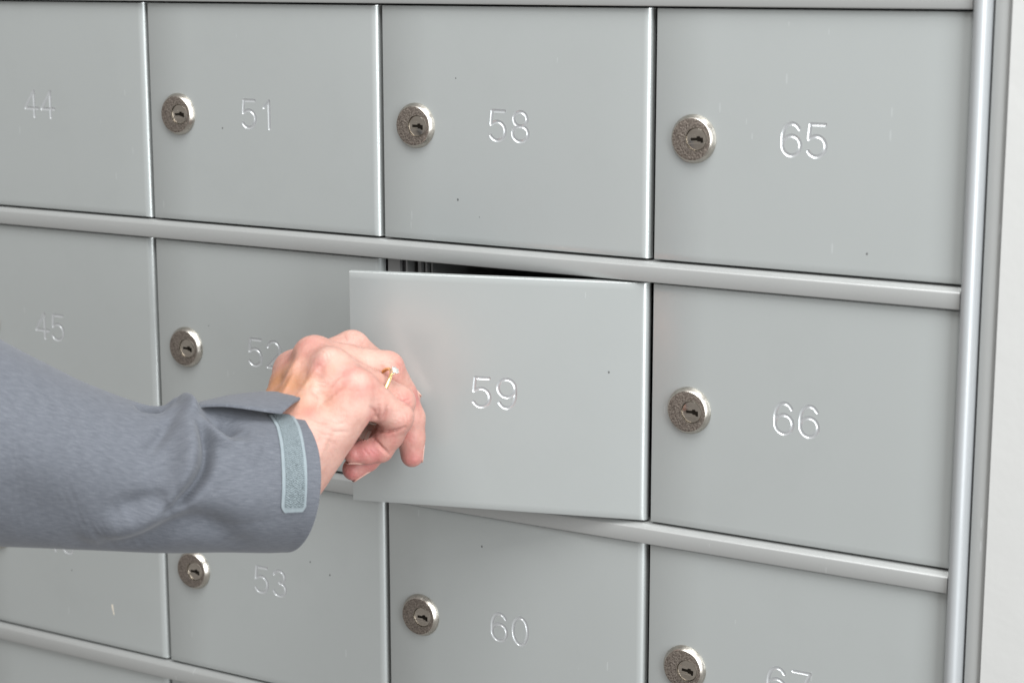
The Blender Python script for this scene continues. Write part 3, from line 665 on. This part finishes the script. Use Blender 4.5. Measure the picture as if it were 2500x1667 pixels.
slv = mesh_obj('jacket_sleeve', to_local(verts), faces, M_fab, arm_root, 180); recalc(slv); slv.data.shade_smooth()
uvo = np.stack([Sg, Tg*38], -1).reshape(-1, 2); uvr = np.concatenate([np.stack([Se, Te*38], -1)]*len(rims))
add_uv(slv, np.concatenate([uvo, uvr]))
slv['label'] = 'heathered grey blue jacket sleeve creased at the wrist'

# hook-and-loop strip on the cuff
VL = np.array(SLEEVE['velcro_left']); VR = np.array(SLEEVE['velcro_right'])
def strip(name, u0, u1, v0, v1, lift, mat, nu=26, nv=90, rough=0.0):
    vv = np.linspace(v0, v1, nv); uu = np.linspace(u0, u1, nu)
    k = np.linspace(0, 1, len(VL))
    L = np.stack([np.interp(vv, k, VL[:, c]) for c in (0, 1)], -1); Rr = np.stack([np.interp(vv, k, VR[:, c]) for c in (0, 1)], -1)
    q = L[:, None]*(1-uu[None, :, None]) + Rr[:, None]*uu[None, :, None]
    # rounded lower corners
    q2 = q.copy(); low = np.clip((vv-.94)/.06, 0, 1)[:, None]; q2[..., 0] += (.5-uu)[None]*low**2*4.0
    top = sleeve_pt(q2[..., 0], q2[..., 1], np.full(q2.shape[:2], lift))
    bot = sleeve_pt(q2[..., 0], q2[..., 1], np.full(q2.shape[:2], -.2))
    if rough:
        r = np.random.RandomState(4).normal(size=top.shape[:2])*rough; r[0] = r[-1] = 0; r[:, 0] = r[:, -1] = 0
        top = top + FRT*r[..., None]
    n = nu*nv; vs = np.concatenate([top.reshape(-1, 3), bot.reshape(-1, 3)])
    i, j = np.meshgrid(np.arange(nv-1), np.arange(nu-1), indexing='ij'); a = (i*nu+j).ravel()
    fs = np.concatenate([np.stack([a, a+1, a+nu+1, a+nu], 1), np.stack([a, a+nu, a+nu+1, a+1], 1)+n]).tolist()
    rim = [j for j in range(nu)] + [i*nu+nu-1 for i in range(1, nv)] + [(nv-1)*nu+j for j in range(nu-2, -1, -1)] + [i*nu for i in range(nv-2, 0, -1)]
    for k in range(len(rim)): fs.append((rim[k], rim[(k+1) % len(rim)], rim[(k+1) % len(rim)]+n, rim[k]+n))
    o = mesh_obj(name, to_local(vs), fs, mat, slv, None); recalc(o); o.data.shade_smooth(); o.data.set_sharp_from_angle(angle=R_(50))
    g = np.stack(np.meshgrid(vv*48, uu*13, indexing='ij'), -1).reshape(-1, 2); add_uv(o, np.concatenate([g, g]))
    return o
def loop_mat():
    t = NT('hook_loop'); uv = t.add('ShaderNodeUVMap', uv_map='UVMap').outputs[0]
    sx = t.add('ShaderNodeSeparateXYZ'); t.lk(uv, sx.inputs[0])
    zig = t.math('PINGPONG', t.math('MULTIPLY', sx.outputs[1], 1.0), 2.1)
    ph = t.math('ADD', t.math('MULTIPLY', sx.outputs[0], 1.0), t.math('MULTIPLY', zig, .55))
    band = t.math('SINE', t.math('MULTIPLY', ph, 7.5)); band = t.math('ADD', t.math('MULTIPLY', band, .5), .5)
    n = t.noise(uv, 3.2, 4, .7)
    hgt = t.math('ADD', t.math('MULTIPLY', band, .5), t.math('MULTIPLY', n, .9))
    c = t.ramp(hgt, [(.40, (.095, .120, .130)), (.65, (.19, .228, .242)), (.95, (.32, .365, .383))])
    return t.set(Base_Color=c, Roughness=.9, Normal=t.bump(hgt, .8, .0006), Specular_IOR_Level=.2)
M_tape = fabric_mat('tape_edge', (.20, .238, .256), (.245, .286, .304), (.30, .338, .355))
strip('velcro_tape', 0, 1, 0, 1, .7, M_tape)
strip('velcro_loops', .14, .86, .0, .955, 1.15, loop_mat(), 40, 140, .16)

# loose cuff strap, lifted above the cuff
near = np.array(SLEEVE['strap_near']); far = np.array(SLEEVE['strap_far'])
def resample(p, n):
    k = np.linspace(0, 1, len(p)); q = np.stack([np.interp(np.linspace(0, 1, n), k, p[:, c]) for c in range(3)], 1)
    for _ in range(12):
        q[1:-1] = .25*q[:-2]+.5*q[1:-1]+.25*q[2:]
    return q
na, nb = resample(near, 60), resample(far, 60); nw = 26
g = []
for i in range(60):
    for j in range(nw):
        t = j/(nw-1); p = na[i]*(1-t)+nb[i]*t
        p = p + UP*(1.6*math.sin(math.pi*t)*(.4+.6*i/59)); g.append(p)
g = np.array(g)
seam = np.array([-.25 if (abs(j-2) < 1 or i == 57) else 0 for i in range(60) for j in range(nw)])
edge = np.array([.35 if j in (0, nw-1) or i in (0, 59) else 0 for i in range(60) for j in range(nw)])
topv = g + UP*(1.0+seam-edge)[:, None]; botv = g - UP*(.85-edge)[:, None]; n = len(g)
i, j = np.meshgrid(np.arange(59), np.arange(nw-1), indexing='ij'); a = (i*nw+j).ravel()
fs = np.concatenate([np.stack([a, a+1, a+nw+1, a+nw], 1), np.stack([a, a+nw, a+nw+1, a+1], 1)+n]).tolist()
rim = [j for j in range(nw)] + [i*nw+nw-1 for i in range(1, 60)] + [59*nw+j for j in range(nw-2, -1, -1)] + [i*nw for i in range(58, 0, -1)]
for k in range(len(rim)): fs.append((rim[k], rim[(k+1) % len(rim)], rim[(k+1) % len(rim)]+n, rim[k]+n))
st = mesh_obj('cuff_strap', to_local(np.concatenate([topv, botv])), fs, M_fab, slv, None); recalc(st); st.data.shade_smooth(); st.data.set_sharp_from_angle(angle=R_(60))
uu = np.stack([(g@AX), (g@FRT)], 1); add_uv(st, np.concatenate([uu, uu]))

# ------------------------------------------------------------------ ring on the finger
def metal(name, c, r): return NT(name).set(Base_Color=c, Metallic=1.0, Roughness=r)
M_gold = metal('yellow_gold', (.90, .66, .32), .24); M_wg = metal('white_gold', (.86, .84, .78), .15)
t = NT('diamond'); M_dia = t.set(Base_Color=(.97, .97, .95), Roughness=.02, IOR=2.0, Transmission_Weight=.75, Metallic=.0)
ra, rbp = (np.array(v) for v in HAND['ring_axis']); ax = (rbp-ra)/np.linalg.norm(rbp-ra); cen = (ra+rbp)/2
dd = np.array(HAND['ring_up']); dd = dd-ax*(dd@ax); dd /= np.linalg.norm(dd); sx = np.cross(ax, dd)
ringo = empty('engagement_ring', tuple(cen/1000.)); tag(ringo, 'thin gold ring with a small diamond on the ring finger', 'ring')
RR = HAND['ring_r']
vs = []; fs = []; n1, n2 = 96, 14
for i in range(n1):
    A = 2*math.pi*i/n1; rad = dd*math.cos(A)+sx*math.sin(A); wdt = .95
    for k in range(n2):
        B = 2*math.pi*k/n2; vs.append(rad*(RR+.8*math.cos(B)) + ax*(wdt*math.sin(B)))
for i in range(n1):
    for k in range(n2): fs.append((i*n2+k, ((i+1) % n1)*n2+k, ((i+1) % n1)*n2+(k+1) % n2, i*n2+(k+1) % n2))
bo = mesh_obj('band', np.array(vs)/1000., fs, M_gold, ringo, 180); recalc(bo); bo.data.shade_smooth()
# stone: brilliant cut, table up
top = dd*(RR+.5); vs = []; fs = []; n8 = 16
for r, hh in ((1.15, 3.9), (2.05, 3.15), (2.05, 2.95), (.05, .9)):
    for k in range(n8):
        A = 2*math.pi*(k+(.5 if r < 1.2 else 0))/n8; vs.append(top + dd*hh + (ax*math.cos(A)+sx*math.sin(A))*r)
for q in range(3):
    for k in range(n8): fs.append((q*n8+k, q*n8+(k+1) % n8, (q+1)*n8+(k+1) % n8, (q+1)*n8+k))
fs.append(tuple(range(n8))); fs.append(tuple(range(3*n8, 4*n8))[::-1])
so = mesh_obj('stone', np.array(vs)/1000., fs, M_dia, ringo); recalc(so)
def tube(p, q, r0, r1, nseg=10):
    p = np.array(p); q = np.array(q); t = (q-p)/np.linalg.norm(q-p); e = np.cross(t, [0.3, .5, .8]); e /= np.linalg.norm(e); f2 = np.cross(t, e)
    v = []; f = []
    for c, r in ((p, r0), (q, r1)):
        for k in range(nseg):
            A = 2*math.pi*k/nseg; v.append(c+(e*math.cos(A)+f2*math.sin(A))*r)
    for k in range(nseg): f.append((k, (k+1) % nseg, nseg+(k+1) % nseg, nseg+k))
    f += [tuple(range(nseg))[::-1], tuple(range(nseg, 2*nseg))]
    return v, f
for k in range(6):
    A = 2*math.pi*k/6+.3; o = ax*math.cos(A)+sx*math.sin(A)
    v, f = tube(top+o*.5, top+dd*3.45+o*2.15, .42, .34); po = mesh_obj('prong', np.array(v)/1000., f, M_wg, ringo, 40)

# ------------------------------------------------------------------ keys in the fist
M_steel = metal('key_steel', (.82, .80, .74), .3)
lockp = doors[59].matrix_basis @ Vector((LX+.0028, -.0034, LZ))
outn = (doors[59].matrix_basis.to_3x3() @ Vector((0, -1, 0))); sid = (doors[59].matrix_basis.to_3x3() @ Vector((1, 0, 0))); zz = Vector((0, 0, 1))
kroot = empty('key', tuple(lockp)); tag(kroot, 'small steel key held in the fist at the opened door lock', 'key')
# flat key: blade goes into the plug, bow is pinched by thumb and finger
bl = [(-.002, -.012), (-.002, .006), (.002, .006), (.0024, .002), (.0018, -.001), (.0024, -.004), (.0024, -.012)]
bow = [(.0085*math.sin(R_(a)), .0215+.0095*-math.cos(R_(a))) for a in range(20, 341, 16)]
def plate(name, pts, th, mat, parent):
    v = []
    for s in (-th/2, th/2):
        for a, b in pts: v.append(sid*a + outn*b + zz*s)
    n = len(pts); f = [tuple(range(n))[::-1], tuple(range(n, 2*n))] + [(i, (i+1) % n, n+(i+1) % n, n+i) for i in range(n)]
    o = mesh_obj(name, v, f, mat, parent); recalc(o); return o
plate('blade', [(a, b) for a, b in bl] , .0016, M_steel, kroot).location = outn*.007
plate('bow', bow, .0020, M_steel, kroot)
# a second key and its split ring, hanging inside the fist
K = [np.array(p)/1000. for p in HAND['keys']]
r2 = empty('key_ring', tuple(K[0])); tag(r2, 'steel split ring with keys glimpsed in the gap of the fist', 'key ring')
ua, ub = (np.array(v) for v in HAND['keys_dir'])
def plate3(name, pts, th, mat, c):
    nn = np.cross(ua, ub); v = [c+ua*a*.72+ub*b*.62+nn*s*.6 for s in (-th/2, th/2) for a, b in pts]; n = len(pts)
    f = [tuple(range(n))[::-1], tuple(range(n, 2*n))] + [(i, (i+1) % n, n+(i+1) % n, n+i) for i in range(n)]
    o = mesh_obj(name, v, f, mat, r2); recalc(o); return o
plate3('hanging_key', [(-.0035, -.009), (-.0002, -.0095), (.0002, .001), (.0035, .003), (.003, .007), (-.001, .008), (-.003, .004)], .0018, M_steel, np.zeros(3))
plate3('hanging_key', [(.0009, -.0095), (.0030, -.009), (.0036, .0005), (.0012, .0)], .0018, M_steel, np.zeros(3)+np.cross(ua, ub)*.0006)
vs = []; fs = []
for i in range(40):
    A = 2*math.pi*i/40; rad = ua*math.cos(A)+np.cross(ua, ub)*math.sin(A)
    for k in range(8):
        B = 2*math.pi*k/8; vs.append(ub*.010+rad*(.006+.0009*math.cos(B))+ub*(.0009*math.sin(B)))
for i in range(40):
    for k in range(8): fs.append((i*8+k, ((i+1) % 40)*8+k, ((i+1) % 40)*8+(k+1) % 8, i*8+(k+1) % 8))
mesh_obj('split_ring', vs, fs, M_steel, r2, 180)
